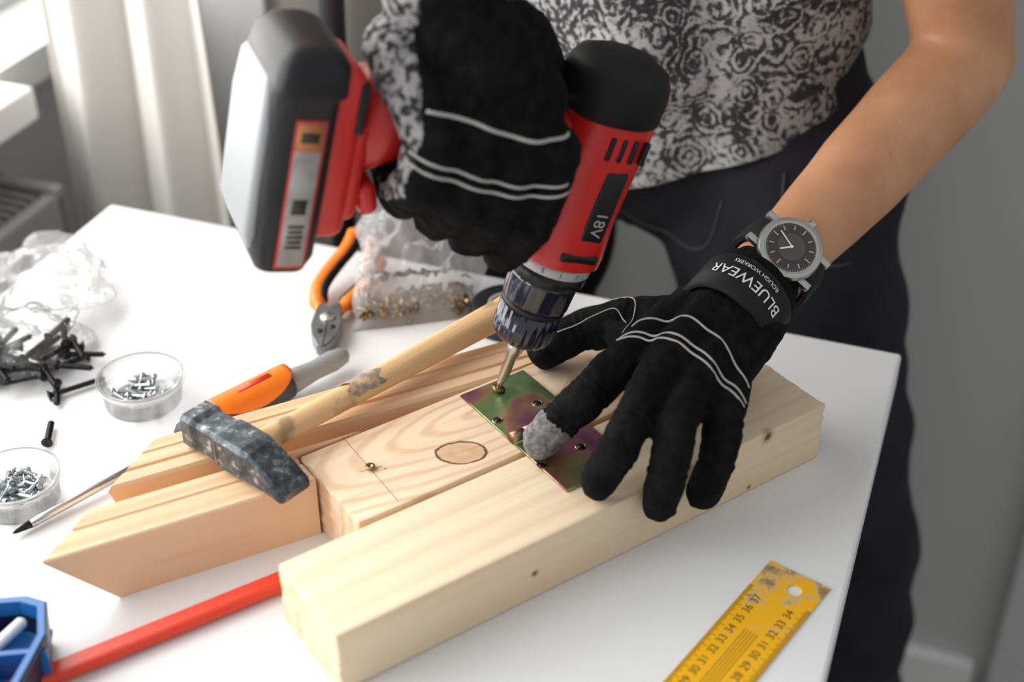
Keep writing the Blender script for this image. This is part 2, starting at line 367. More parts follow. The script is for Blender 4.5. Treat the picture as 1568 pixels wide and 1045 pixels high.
def curtain(name,n0,n1,m,amp,per,mt,seed,ztop=2.45):
    bm=bmesh.new(); nx=140; nz=26; rows=[]
    for j in range(nz+1):
        z=.015+(ztop-.015)*j/nz; row=[]
        for i in range(nx+1):
            t=i/nx; n=n0+(n1-n0)*t
            ph=2*math.pi*(n1-n0)*t/per+.8*math.sin(seed+t*5)
            a=amp*(.75+.35*math.sin(seed*3+t*11))*(1-.25*j/nz)
            mm=m+a*math.sin(ph)+.006*noise.noise(V((t*8,z*2,seed)))+.02*noise.noise(V((t*3,z*1.1,seed+4)))
            nn=n+.25*a*math.sin(2*ph)+.012*noise.noise(V((t*2,z*1.3,seed+9)))
            row.append(bm.verts.new(N(nn,mm,z)))
        rows.append(row)
    for j in range(nz):
        for i in range(nx): bm.faces.new((rows[j][i],rows[j][i+1],rows[j+1][i+1],rows[j+1][i]))
    o=finish(name,bm,mt,None,True); s=o.modifiers.new('s','SOLIDIFY'); s.thickness=.002
    return o
curtain('curtain',-.862,-.665,1.055,.021,.070,M_curt,1.0)
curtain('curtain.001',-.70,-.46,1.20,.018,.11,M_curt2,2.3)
rod=empty('curtain_rod'); bm=bmesh.new(); tube(bm,[N(-.94,1.055,2.47),N(.0,1.16,2.47)],.012,16); finish('rod',bm,M_steel,rod)
bm=bmesh.new()
for n_ in (-.9,-.1): tube(bm,[N(n_,1.10,2.47),N(n_,1.331,2.47)],.008,10)
finish('rod_brackets',bm,M_steel,rod)
ls=empty('light_stand'); bm=bmesh.new()
tube(bm,[N(-.530,1.00,.30),N(-.528,1.02,.9),N(-.520,1.05,1.7)],[.012,.011,.009],14); finish('pole',bm,M_black,ls)
bm=bmesh.new()
for a in (0.3,2.4,4.5): tube(bm,[N(-.530,1.00,.42),N(-.545+.09*math.cos(a),1.03+.10*math.sin(a),.008)],.007,8)
finish('tripod_legs',bm,M_black,ls)
# ------------------------------------------------------------ table
tb=empty('desk')
rbox('table_top',-.702,-.022,-.40,.913,.72,.75,M_table,tb,.0025)
rbox('side_apron',-.69,-.035,.86,.89,.60,.72,M_table,tb,.002)
bm=bmesh.new()
for n_ in (-.67,-.06):
    for m_ in (-.36,.87): box(bm,.045,.045,.72,(n_,m_,.36),bev=.003)
finish('table_legs',bm,M_table,tb,False,MR.copy())
# ------------------------------------------------------------ lumber
AU=math.atan2(.569,.822); ux,uy=math.cos(AU),math.sin(AU)
FX,FY=-.0935,.5376
def A(u,w,z=0): return V((FX+ux*u-uy*w,FY+uy*u+ux*w,ZT+z))
MA=rotz(FX,FY,ZT,AU)
def plank(name,u0,u1,w0,w1,h,mt):
    bm=bmesh.new(); box(bm,u1-u0,w1-w0,h,((u0+u1)/2,(w0+w1)/2,h/2),bev=.0016,seg=2)
    bmesh.ops.subdivide_edges(bm,edges=[e for e in bm.edges if abs(e.verts[0].co.x-e.verts[1].co.x)<1e-5 and e.calc_length()>.02],cuts=22,use_grid_fill=True)
    for v in bm.verts:
        if min(abs(v.co.x-u0),abs(v.co.x-u1))<.002: v.co.x+=.0011*noise.noise(v.co*420+V((9,2,4)))+.0008*noise.noise(v.co*150)
    return finish(name,bm,mt,None,True,MA.copy(),autos=40)
W_A=wood('pine_beam',(.84,.68,.485),(.66,.45,.26),knots=[(.262,0,.021,.0035),(.312,0,.040,.0045),(.13,0,.02,.0022),(.23,.0,.012,.002),(.30,.0,.004,.002)],seed=3,band=.28)
W_B=wood('pine_board',(.84,.65,.455),(.60,.33,.16),rings=((-.178*13,-.122*42,.02),(13,42,9)),knots=[(.093,.107,.044,.0009)],seed=5,band=.45,ell=(.1403,.0934,.044,-AU,.0165,.0114,(.58,.33,.16)))
W_C=wood('pine_moulding',(.83,.575,.365),(.60,.30,.13),knots=[],seed=8,band=.36)
plank('wooden_beam',0,.363,0,.0686,.044,W_A)
plank('wooden_board',.055,.305,.0725,.1475,.044,W_B)
CA=math.atan2(.446,.895); MC=rotz(-.2667,.5947,ZT,CA); MCi=MC.inverted()
prof=[(0,0),(0,.043),(.001,.044),(.018,.044),(.0188,.0425),(.0200,.0425),(.0208,.044),(.033,.044),(.0335,.0425),(.0345,.028),(.047,.028),(.048,.0415),(.0495,.044),(.058,.044),(.0588,.0425),(.0605,.0425),(.0613,.044),(.0710,.044),(.0716,.0428),(.0730,.0428),(.0736,.044),(.0835,.044),(.085,.0425),(.085,0)]
def rail_piece(planes):
    bm=bmesh.new(); r0=[];r1=[]
    for (w_,z_) in prof:
        if w_<=.0340: x0=w_*1.05+(.044-z_)*.87
        elif w_<=.0475: x0=w_*1.05+.004
        else: x0=w_*1.05-(.044-z_)*.45
        r0.append(V((x0,w_,z_))); r1.append(V((.363,w_,z_)))
    loft(bm,[r0,r1])
    for (co,no) in planes:
        co=MCi@co; no=(MCi.to_3x3()@no)
        bmesh.ops.bisect_plane(bm,geom=bm.verts[:]+bm.edges[:]+bm.faces[:],plane_co=co,plane_no=no,clear_outer=True)
        be=[e for e in bm.edges if e.is_boundary]
        if be: bmesh.ops.holes_fill(bm,edges=be,sides=0)
    return bm
U=V((ux,uy,0)); Wv=V((-uy,ux,0))
bm=rail_piece([(A(.053,0),U)])
t=rail_piece([(A(.053,0),-U),(A(0,.149),-Wv)])
merge(bm,t)
finish('wooden_frame_rail',bm,W_C,None,False,MC.copy())
mk=empty('pencil_markings'); bm=bmesh.new()
tube(bm,[T(-.1069,.7094,.0441),T(-.0678,.6477,.0441)],.00013,5)
tube(bm,[T(-.094,.675,.0441),T(-.080,.681,.0441)],.00012,5)
finish('marks',bm,M_graph,mk)
# ------------------------------------------------------------ hinge
hg=empty('hinge_plate')
def leaf(w0,w1,name):
    bm=bmesh.new(); box(bm,.051,w1-w0,.0018,(.1965,(w0+w1)/2,.0449),bev=.0005,seg=1)
    return finish(name,bm,M_hinge,hg,True,MA.copy(),autos=40)
l1=leaf(.088,.143,'leaf_far'); l2=leaf(.025,.080,'leaf_near')
bm=bmesh.new(); tube(bm,[A(.171,.084,.0472),A(.2220,.084,.0472)],.0036,16)
for uu in (.171,.181,.2012,.2118): tube(bm,[A(uu,.084,.0472),A(uu+.0097,.084,.0472)],.0041,16)
finish('knuckle_barrel',bm,M_hinge,hg)
bm=bmesh.new()
for ww in (.087,.081): box(bm,.050,.004,.0018,(.1965,ww,.0455),MA)
finish('knuckle_wrap',bm,M_hinge,hg)
bmh=bmesh.new(); bmr=bmesh.new()
for (x,y) in [(-.0092,.7251),(.0166,.7433),(.0184,.6796),(.043,.698)]:
    lathe(bmh,[(.0026,.0),(.0026,.0003)],20,Matrix.Translation(T(x,y,.0458)))
    lathe(bmr,[(.0026,.0),(.0028,.0004),(.0032,.0005),(.0037,.0)],24,Matrix.Translation(T(x,y,.0458)),cap=False)
finish('screw_holes',bmh,M_blk_screw,hg); finish('countersink_rims',bmr,M_brass,hg)
# ------------------------------------------------------------ screws
def screw(bm,M,L=.02,r=.0017,head=.0036,seg=10):
    prof=[(0.0003,-L)]
    z=-L+.002; prof.append((r*.55,z))
    while z<-.004:
        prof.append((r*.75,z)); prof.append((r*1.25,z+.0005)); z+=.0013
    prof+= [(r,-.0035),(r,-.0025),(head,-.0004),(head,.0),(head*.45,.0001),(head*.3,-.0006)]
    lathe(bm,prof,seg,M)
def lying(x,y,z,ang,tilt=0): return Matrix.Translation(T(x,y,z))@Matrix.Rotation(ang,4,'Z')@Matrix.Rotation(math.pi/2+tilt,4,'Y')
def scr_between(bm,p,q,r=.0019,head=.004,z=.004):
    p=V(p);q=V(q); L=(q-p).length
    M=frame(T(p.x,p.y,z),(0,0,1),V((p.x-q.x,p.y-q.y,0)))
    screw(bm,M,L,r,head)
bm=bmesh.new(); screw(bm,Matrix.Translation(T(-.087,.6783,.0465)),.02,.0018,.0032); o=finish('wood_screw',bm,M_brass)
def jar(name,cx,cy,r,h,seed):
    e=empty(name); bm=bmesh.new()
    lathe(bm,[(r*.90,.0005),(r*.93,.001),(r,h*.95),(r+.0012,h*.96),(r+.0012,h),(r-.0010,h),(r-.0012,h*.95),(r*.91,.002),(r*.5,.0018)],48,Matrix.Translation(T(cx,cy,0)))
    finish('cup',bm,M_jar,e)
    bm=bmesh.new(); lathe(bm,[(r+.0016,h*.80),(r+.0022,h*.82),(r+.0022,h),(r+.0012,h*1.01),(r+.001,h*.82)],48,Matrix.Translation(T(cx,cy,0)),cap=False)
    finish('rim',bm,M_jar,e)
    random.seed(seed); bm=bmesh.new()
    for i in range(30):
        a=random.uniform(0,6.28); rr=r*.6*math.sqrt(random.random())
        screw(bm,lying(cx+rr*math.cos(a),cy+rr*math.sin(a),.005+random.uniform(0,.007),random.uniform(0,6.28),random.uniform(-.45,.45))@Matrix.Translation((0,0,.007)),random.uniform(.012,.017),.0014,.0027,8)
    finish('zinc_screws',bm,M_zinc,e)
jar('screw_jar',-.260,.808,.0285,.021,3)
jar('screw_jar.001',-.3165,.700,.027,.021,5)
e=empty('drywall_screws'); bm=bmesh.new()
scr_between(bm,(-.3137,.7546),(-.3170,.7790)); 
scr_between(bm,(-.327,.808),(-.292,.8300)); scr_between(bm,(-.3255,.824),(-.318,.797))
scr_between(bm,(-.311,.8575),(-.338,.838)); scr_between(bm,(-.316,.866),(-.345,.862),z=.007)
random.seed(11)
for i in range(30):
    x=-.352+random.uniform(-.032,.030); y=.840+random.uniform(-.026,.022); a=random.uniform(0,6.28)
    scr_between(bm,(x,y),(x+.028*math.cos(a),y+.028*math.sin(a)),z=.004+random.uniform(0,.016))
finish('screw_pile',bm,M_blk_screw,e)
def crumple(name,c,s,mt,seed,amp=.45,parent=None):
    bm=bmesh.new(); bmesh.ops.create_icosphere(bm,subdivisions=5,radius=1)
    for v in bm.verts:
        p=v.co.copy(); d=0
        d+=amp*(abs(noise.noise(p*1.3+V((seed,0,0))))-.2)*1.5
        d+=amp*.6*(abs(noise.noise(p*2.9+V((seed,3,0))))-.2)
        d+=amp*.18*(abs(noise.noise(p*6+V((seed,3,7))))-.2)
        q=p*(1+d); z=max(q.z,-.72)
        v.co=V((c[0]+q.x*s[0],c[1]+q.y*s[1],(z+.72)*s[2]+ZT+c[2]))
    return finish(name,bm,mt,parent,True)
crumple('crumpled_plastic_bag',(-.366,.935,.001),(.048,.052,.022),M_crump,2)
crumple('crumpled_plastic_bag.001',(-.362,.865,.001),(.040,.040,.018),M_film,6)
bg=empty('plastic_bag_of_screws')
def bagsurf():
    bm=bmesh.new(); nx,ny=40,50
    c00=T(-.122,.895,.0);c10=T(-.036,.914,.0);c01=T(-.118,.990,.064);c11=T(.000,.990,.056)
    G=[[],[]]
    for s in (0,1):
        for j in range(ny+1):
            row=[]
            for i in range(nx+1):
                a,b_=i/nx,j/ny
                base=c00.lerp(c10,a).lerp(c01.lerp(c11,a),b_)
                edge=min(1,6*min(a,1-a))*min(1,5*b_)*(min(1,8*(1-b_)))
                th_=.017*(1-.4*b_)*edge*(1 if s==0 else .25)
                wr=.016*noise.noise(V((a*5,b_*6,1+s*3)))+.008*noise.noise(V((a*13,b_*12,s*5)))+.004*noise.noise(V((a*25,b_*22,s*5)))
                zz=base.z+ (th_ if s==0 else 0)+wr*edge
                if s==1: zz=base.z+.001+max(wr,0)*edge*.5
                row.append(bm.verts.new((base.x+.008*noise.noise(V((b_*6,a,3))),base.y+ (-.010*edge if s==0 else 0),max(zz,ZT+.001+(.012*edge if s==0 else 0)))))
            G[s].append(row)
        for j in range(ny):
            for i in range(nx): bm.faces.new((G[s][j][i],G[s][j][i+1],G[s][j+1][i+1],G[s][j+1][i]))
    return bm
finish('bag_film',bagsurf(),M_clear,bg)
bm=bmesh.new(); random.seed(4)
for i in range(110):
    a=random.random(); x=-.114+.078*a; y=.901+.018*a+random.uniform(0,.028)
    aa=random.uniform(0,6.28)
    screw(bm,lying(x,y,.004+random.uniform(0,.010),aa,random.uniform(-.5,.5))@Matrix.Translation((0,0,.006)),.014,.0013,.003,8)
for i in range(16):
    a=random.random(); cx=-.112+.078*a; cy=.905+.018*a+random.uniform(0,.02); ph=random.uniform(0,6)
    tube(bm,[T(cx+.005*math.cos(ph+k*.5),cy+.005*math.sin(ph+k*.5),.012+.004*math.sin(k*.7)) for k in range(9)],.0011,6)
finish('brass_screws',bm,M_brass,bg)
bm=bmesh.new(); box(bm,.012,.040,.0006,(0,0,0),Matrix.Translation(T(-.109,.950,.033))@Matrix.Rotation(.5,4,'X')@Matrix.Rotation(-.05,4,'Z'))
finish('paper_label',bm,mat('label_pinkish',(.62,.36,.30),.6),bg)
bm=bmesh.new(); lathe(bm,[(.016,.0),(.027,.0),(.028,.001),(.028,.017),(.027,.018),(.016,.018),(.015,.017),(.015,.001),(.016,0)],48,Matrix.Translation(T(-.003,.908,.0)),cap=False)
tr_=empty('electrical_tape_roll'); finish('tape',bm,M_black,tr_)
bm=bmesh.new(); lathe(bm,[(.0135,.0),(.0152,.0),(.0152,.0182),(.0135,.0182),(.0135,0)],48,Matrix.Translation(T(-.003,.908,.0)),cap=False); finish('core',bm,M_lgrey,tr_)
# ------------------------------------------------------------ hammer
hm=empty('hammer'); hd=V((.767,-.641,0)).normalized(); hh=V((.709,.705,.0)).normalized()
MH=frame(T(-.163,.6790,.0575),hd,V((0,0,1)))
secs=[(-.046,.0100,.0100,0),(-.045,.0118,.0118,0),(-.036,.0122,.0122,0),(-.031,.0108,.0108,0),(-.016,.0112,.0112,0),(-.012,.0126,.0124,0),(.010,.0126,.0124,0),(.016,.0118,.0112,0),(.032,.0118,.0066,-.004),(.043,.0118,.0034,-.0080),(.045,.0108,.0022,-.0085)]
bm=bmesh.new(); rings=[]
for (x,hy,hz,oz) in secs:
    ch=.22; ring=[]
    for (a,b_) in [(1,1-ch),(1-ch,1),(-(1-ch),1),(-1,1-ch),(-1,-(1-ch)),(-(1-ch),-1),(1-ch,-1),(1,-(1-ch))]:
        ring.append(MH@V((x,a*hy,b_*hz+oz)))
    rings.append(ring)
loft(bm,rings); finish('hammer_head',bm,M_ham,hm,False)
W_H=wood('hammer_handle_wood',(.80,.53,.27),(.40,.20,.08),seed=2,gscale=(6,90,90),worn=(38,.60,.70))
MHh=frame(T(-.1635,.679,.0572)-hh*.011,hh,V((0,0,1)))
hp=[(0,.0060),(.004,.0072),(.03,.0084),(.05,.0082),(.09,.0084),(.14,.0092),(.19,.0102),(.23,.0110),(.257,.0115),(.265,.0095),(.268,.005)]
bm=bmesh.new(); tube(bm,[V((x,0,-.0006*math.sin(x*12))) for x,_ in hp],[r_*1.0 for _,r_ in hp],20,flat=.92)
finish('hammer_handle',bm,W_H,hm,True,MHh)
bm=bmesh.new(); rings=[]
for x in (.092,.096,.102,.108,.114,.118):
    rr=.0087+.0005*math.sin(x*300)
    rings.append([MHh@V((x+.003*math.sin(a*5),rr*math.cos(a),rr*.93*math.sin(a))) for a in [i*math.pi/14+.2 for i in range(0,13)]])
R=[[bm.verts.new(p) for p in r_] for r_ in rings]
for k in range(len(R)-1):
    for i in range(len(R[0])-1): bm.faces.new((R[k][i],R[k][i+1],R[k+1][i+1],R[k+1][i]))
finish('worn_sticker',bm,mat('worn_sticker',(.62,.43,.25),.6,var=(200,(.30,.25,.21),.42,.62)),hm)
# ------------------------------------------------------------ screwdriver
sd=empty('screwdriver')
d=V((.076,.0735,0)).normalized()
MS=frame(T(-.3101,.6639,.0042),V((0,0,1)),d+V((0,0,.035)))
bm=bmesh.new(); lathe(bm,[(.0006,0),(.0016,.002),(.0030,.009),(.0030,.014)],12,MS,mod=lambda r_,z,a:r_*(1-.25*abs(math.sin(2*a)) if z<.01 else 1)); finish('phillips_tip',bm,M_blk_screw,sd)
bm=bmesh.new(); lathe(bm,[(.0030,.012),(.0029,.03),(.0029,.105)],16,MS); finish('shaft',bm,M_steel,sd)
bm=bmesh.new(); lathe(bm,[(.004,.100),(.0065,.102),(.0075,.106),(.0075,.116),(.0068,.118),(.0068,.126)],20,MS); finish('collar',bm,M_orange,sd)
MS2=frame(T(-.3101,.6639,.0125),V((0,0,1)),d)
bm=bmesh.new(); lathe(bm,[(.006,.122),(.0095,.126),(.0105,.14),(.0118,.155),(.0125,.175),(.0122,.2),(.0105,.212)],28,MS2); finish('handle_core',bm,M_dgrey,sd)
bm=bmesh.new(); lathe(bm,[(.0095,.211),(.0085,.222),(.0072,.235),(.0078,.252),(.006,.262),(.003,.265)],28,MS2); finish('handle_end',bm,M_grey,sd)
bm=bmesh.new(); rings=[]
for k in range(17):
    t=k/16; x=.148+.065*t; hw=.0105*math.sin(math.pi*min(max(t*.96+.02,0),1))**.45
    rb=.0138
    rings.append([MS2@V((rb*math.cos(a*hw/.0105),rb*math.sin(a*hw/.0105),x)) for a in [(-1.35+2.7*i/10) for i in range(11)]])
R=[[bm.verts.new(p) for p in r_] for r_ in rings]
for k in range(len(R)-1):
    for i in range(10): bm.faces.new((R[k][i],R[k][i+1],R[k+1][i+1],R[k+1][i]))
o=finish('orange_grip',bm,M_orange,sd); s=o.modifiers.new('s','SOLIDIFY'); s.thickness=.0022; s.offset=0
bm=bmesh.new(); tube(bm,[MS2@V((.0149,0,.170)),MS2@V((.0149,0,.198))],.0026,8,flat=.15); finish('grip_inset',bm,M_redpen,sd)
# ------------------------------------------------------------ pliers
pl=empty('pliers'); MP=frame(T(-.1385,.893,.0085),V((1,0,0)),V((0,0,1)))
ol=[(-.0040,-.036),(.0005,-.037),(.0040,-.033),(.0090,-.020),(.0115,-.008),(.0105,.004),(.0075,.013),(.009,.022),(.004,.024),(.0,.012),(-.005,.024),(-.0105,.021),(-.0090,.012),(-.0115,.004),(-.0120,-.008),(-.0095,-.020)]
bm=bmesh.new(); prism(bm,ol,-.005,.005,MP); bmesh.ops.bevel(bm,geom=list(bm.edges),offset=.0012,segments=2,affect='EDGES'); finish('jaws',bm,mat('plier_steel',(.30,.30,.29),.4,metal=.9,var=(60,(.18,.18,.18))),pl,True,autos=35)
bm=bmesh.new(); box(bm,.0006,.030,.0006,(.0,-.020,.0052),MP)
for (x,y,r_) in [(-.0045,-.0165,.0026),(.0045,-.011,.0026)]: lathe(bm,[(r_,.0048),(r_,.0053)],16,MP@Matrix.Translation((x,y,0)))
finish('jaw_slot_and_holes',bm,M_blk_screw,pl)
bm=bmesh.new(); lathe(bm,[(.0058,.0045),(.0058,.0062),(.0048,.0070)],20,MP@Matrix.Translation((0,.002,0))); finish('pivot',bm,M_steel,pl)
hl=spline([T(-.1455,.910,.0085),T(-.1505,.926,.0095),T(-.1500,.944,.012),T(-.1405,.964,.018),T(-.1310,.979,.024),T(-.126,1.000,.028)],6)
hr=spline([T(-.1325,.910,.0085),T(-.1240,.926,.0090),T(-.1150,.943,.010),T(-.1090,.962,.010),T(-.1060,.985,.010)],6)
bm=bmesh.new(); tube(bm,hl,[.0045]*4+[.0062]*(len(hl)-6)+[.0065,.004],14); tube(bm,hr,[.0045]*4+[.0062]*(len(hr)-6)+[.0065,.004],14)
finish('orange_handles',bm,M_orange,pl)
bm=bmesh.new(); tube(bm,[p+V((.0045,.0,.001)) for p in hl[5:-4]],.0042,10); tube(bm,[p+V((-.0042,0,.001)) for p in hr[5:-4]],.0042,10); finish('black_grip_inserts',bm,M_rubber,pl)
# ------------------------------------------------------------ red carpenter pencil
cp=empty('carpenter_pencil'); p0=T(-.292,.5237,.005); p1=T(-.1215,.6305,.005); dd=(p1-p0).normalized()
MPc=frame(p0,V((0,0,1)).cross(dd),dd); Lp=(p1-p0).length
oct_=[(.0068,.0020),(.0046,.0042),(-.0046,.0042),(-.0068,.0020),(-.0068,-.0020),(-.0046,-.0042),(.0046,-.0042),(.0068,-.0020)]
bm=bmesh.new(); prism(bm,oct_,0,Lp,MPc); bmesh.ops.bevel(bm,geom=list(bm.edges),offset=.0006,segments=2,affect='EDGES'); finish('pencil_body',bm,M_redpen,cp,True,autos=30)
bm=bmesh.new(); loft(bm,[[MPc@V((x*1.0,y*1.0,Lp)) for x,y in oct_],[MPc@V((x*.3,y*.45,Lp+.010)) for x,y in oct_]]); finish('sharpened_wood',bm,W_A,cp,False)
bm=bmesh.new(); loft(bm,[[MPc@V((x*.3,y*.45,Lp+.010)) for x,y in oct_],[MPc@V((x*.22,y*.1,Lp+.014)) for x,y in oct_]]); finish('pencil_lead',bm,M_graph,cp,False)
# ------------------------------------------------------------ blue organiser tray
bt=empty('organizer_tray')
ol=[(-.075,-.050),(.016,-.050),(.030,-.036),(.040,.004),(.036,.030),(.024,.036),(-.075,.036)]
MB=rotz(-.2930,.5440,ZT,.12)
bm=bmesh.new(); bot=[V((x*.93,y*.93,0)) for x,y in ol]; mid_=[V((x*.97,y*.97,.020)) for x,y in ol]; top=[V((x,y,.030)) for x,y in ol]
inn=[V((x*.88,y*.86,.030)) for x,y in ol]; inb=[V((x*.84,y*.82,.006)) for x,y in ol]
loft(bm,[bot,mid_,top,inn,inb]); finish('tray_shell',bm,M_navy,bt,False,MB.copy())
bm=bmesh.new()
loft(bm,[[V((x*.965,y*.965,.0295)) for x,y in ol],[V((x*.965,y*.965,.0315)) for x,y in ol],[V((x*.87,y*.85,.0315)) for x,y in ol],[V((x*.86,y*.84,.010)) for x,y in ol]],cap=False)
box(bm,.12,.003,.020,(-.02,-.004,.017)); box(bm,.003,.06,.020,(.004,-.004,.017)); box(bm,.11,.07,.003,(-.02,-.005,.0075))
finish('blue_liner',bm,M_blue,bt,False,MB.copy())
bm=bmesh.new()
for (x,y,a) in [(-.03,.012,.5),(-.012,.016,.55),(-.005,-.02,.4),(-.04,-.022,.7),(.016,.012,.9)]:
    Md=MB@Matrix.Translation((x,y,.024))@Matrix.Rotation(a,4,'Z')@Matrix.Rotation(math.pi/2-.1,4,'Y')
    lathe(bm,[(.002,-.0125),(.0034,-.011),(.0034,.011),(.002,.0125)],14,Md,mod=lambda r_,z,a:r_*(1+.05*math.cos(8*a)))
finish('white_dowels',bm,M_white,bt)
# ------------------------------------------------------------ ruler
rl=empty('ruler'); rd=V((.605,.797,0)).normalized()
MRu=frame(T(.1579,.6430,.0)- rd*0.33 ,rd,V((0,0,1)))
bm=bmesh.new(); box(bm,.33,.0404,.0012,(.165,-.0202,.0007),bev=.0003,seg=1)
m,nt,b=newmat('ruler_paint_worn'); L=nt.links; tc=nd(nt,'ShaderNodeTexCoord'); sx=nd(nt,'ShaderNodeSeparateXYZ'); L.new(tc.outputs['Object'],sx.inputs[0])
n=nd(nt,'ShaderNodeTexNoise'); n.inputs['Scale'].default_value=70; n.inputs['Detail'].default_value=7; n.inputs['Roughness'].default_value=.65; L.new(tc.outputs['Object'],n.inputs['Vector'])
mr=nd(nt,'ShaderNodeMapRange'); mr.inputs['From Min'].default_value=.27; mr.inputs['From Max'].default_value=.33; mr.inputs['To Min'].default_value=0; mr.inputs['To Max'].default_value=.18; L.new(sx.outputs[0],mr.inputs[0])
ad=nd(nt,'ShaderNodeMath',operation='ADD'); L.new(mr.outputs[0],ad.inputs[0]); L.new(n.outputs['Fac'],ad.inputs[1])
r=ramp(nt,[(.58,(.90,.46,.008)),(.64,(.80,.46,.06)),(.68,(.66,.46,.20)),(.78,(.34,.20,.08))]); L.new(ad.outputs[0],r.inputs[0]); L.new(r.outputs[0],b.inputs['Base Color']); b.inputs['Roughness'].default_value=.35
body=finish('ruler_body',bm,m,rl,False,MRu.copy())
bm=bmesh.new(); lathe(bm,[(.0048,-.01),(.0048,.01)],24,MRu@Matrix.Translation((.3150,-.0240,0)))
cut=finish('ruler_hole_cutter',bm,M_yel,None,False)
mo=body.modifiers.new('b','BOOLEAN'); mo.operation='DIFFERENCE'; mo.object=cut; mo.solver='EXACT'
dg=bpy.context.evaluated_depsgraph_get(); nm=bpy.data.meshes.new_from_object(body.evaluated_get(dg)); body.modifiers.clear(); body.data=nm
bpy.data.objects.remove(cut)
bm=bmesh.new()
for i in range(0,300):
    x=.005+i*.001; ln=.0055 if i%10==0 else (.0042 if i%5==0 else .0028)
    wd=.00028
    box(bm,wd,ln,.0001,(x,-ln/2,.00135)); box(bm,wd,ln,.0001,(x,-.0404+ln/2,.00135))
for yy in (-.0165,-.0185,-.0205,-.0225,-.0245): box(bm,.26,.00035,.0001,(.14,yy,.00135))
for i in range(0,30):
    x=.005+i*.01
    t=textmesh(str(8+i),.0072); merge(bm,t,Matrix.Translation((x,-.0095,.0014)))
    t=textmesh(str(5+i),.0072); merge(bm,t,Matrix.Translation((x,-.0310,.0014)))
finish('ruler_markings',bm,M_ink,rl,False,MRu.copy())
# ------------------------------------------------------------ cordless drill
a_=V((.33,.08,.94)).normalized(); h_=V((-.845,-.367,.35)); h_=(h_-a_*h_.dot(a_)).normalized(); s_=a_.cross(h_)
MD=Matrix.Identity(4)
TIP=T(-.0090,.7577,.0470)
for i in range(3): MD[i][0]=h_[i];MD[i][1]=s_[i];MD[i][2]=a_[i];MD[i][3]=TIP[i]
dr=empty('cordless_drill')
def D(x,y,z): return MD@V((x,y,z))
bm=bmesh.new(); lathe(bm,[(.0005,0),(.0016,.0015),(.0032,.0065),(.0036,.012),(.0036,.026),(.0050,.029),(.0054,.032),(.0054,.050)],16,MD,mod=lambda r_,z,a:r_*(1-.25*abs(math.sin(2*a)) if z<.008 else 1)); finish('driver_bit',bm,M_steel,dr)
bm=bmesh.new(); lathe(bm,[(.0045,-.0008),(.0045,.0012),(.003,.0018)],18,MD); finish('screw_head',bm,M_brass,dr)
M_chuck=mat('glossy_chuck',(.014,.014,.030),.18,coat=.6)
ribs=lambda r_,z,a:r_*(1+.025*math.cos(24*a))
bm=bmesh.new(); lathe(bm,[(.011,.040),(.0160,.0415),(.0188,.045),(.0198,.048),(.0204,.066)],96,MD,mod=ribs)
lathe(bm,[(.0208,.070),(.0218,.073),(.0226,.088),(.0230,.091)],96,MD,mod=lambda r_,z,a:r_*(1+.012*math.cos(16*a))); finish('chuck',bm,M_chuck,dr)
bm=bmesh.new(); lathe(bm,[(.0170,.065),(.0206,.0662),(.0211,.068),(.0211,.0695),(.018,.071)],48,MD); finish('chuck_ring',bm,M_black,dr)
bm=bmesh.new(); lathe(bm,[(.0224,.090),(.0250,.0915),(.0254,.100)],60,MD,mod=lambda r_,z,a:r_*(1+.015*math.cos(20*a))); finish('torque_grip',bm,M_black,dr)
bm=bmesh.new(); lathe(bm,[(.0246,.0995),(.0260,.1000),(.0260,.1060),(.0246,.1065)],60,MD); finish('torque_scale_ring',bm,M_lgrey,dr)
bm=bmesh.new()
for k in range(14):
    a=k*2*math.pi/14
    t=textmesh('1' if k%3==0 else '7' if k%3==1 else '5',.0045)
    Mk=MD@Matrix.Rotation(a,4,'Z')@Matrix.Translation((.0262,0,.103))@Matrix(((0,0,1,0),(1,0,0,0),(0,1,0,0),(0,0,0,1)))
    merge(bm,t,Mk)
finish('torque_numbers',bm,M_ink,dr,False)
def oval(z,cx,rx,ry,n=40,p=2.4,cy=0):
    out=[]
    for i in range(n):
        a=2*math.pi*i/n; c_,s2=math.cos(a),math.sin(a)
        out.append(D(cx+rx*math.copysign(abs(c_)**(2/p),c_),cy+ry*math.copysign(abs(s2)**(2/p),s2),z))
    return out
bm=bmesh.new(); loft(bm,[oval(.1062,0,.0250,.0250),oval(.1078,0,.0276,.0276),(oval(.114,0,.0282,.0280)),oval(.140,.001,.0272,.0264),oval(.165,.002,.029,.0265),oval(.190,.002,.0300,.027),oval(.212,.002,.0295,.0265)]); finish('red_housing',bm,M_red,dr,True,autos=50)
bm=bmesh.new(); loft(bm,[oval(.2045,.004,.0300,.0275),oval(.207,.004,.0320,.0295),oval(.222,.004,.0320,.0297),oval(.230,.004,.0305,.0282),oval(.2365,.004,.0270,.0250),oval(.2405,.004,.019,.017)]); finish('motor_end_cap',bm,M_rubber,dr,True,autos=60)
bm=bmesh.new()
for x in (-.016,-.008,0,.008): box(bm,.0035,.004,.015,(x,.0258,.191),MD,bev=.001)
box(bm,.026,.004,.006,(-.001,.0262,.117),MD,bev=.0015)
finish('vent_slots',bm,M_blk_screw,dr)
bm=bmesh.new(); box(bm,.016,.0045,.048,(-.004,.0252,.153),MD,bev=.002,seg=3); finish('side_nameplate',bm,M_black,dr)
bm=bmesh.new()
t=textmesh('18V',.011); merge(bm,t,MD@Matrix.Translation((-.004,.0277,.142))@Matrix.Rotation(math.pi/2,4,'Y')@Matrix(((1,0,0,0),(0,0,1,0),(0,-1,0,0),(0,0,0,1)))@Matrix.Rotation(math.pi/2,4,'Z')@Matrix.Rotation(-math.pi/2,4,'Z'))
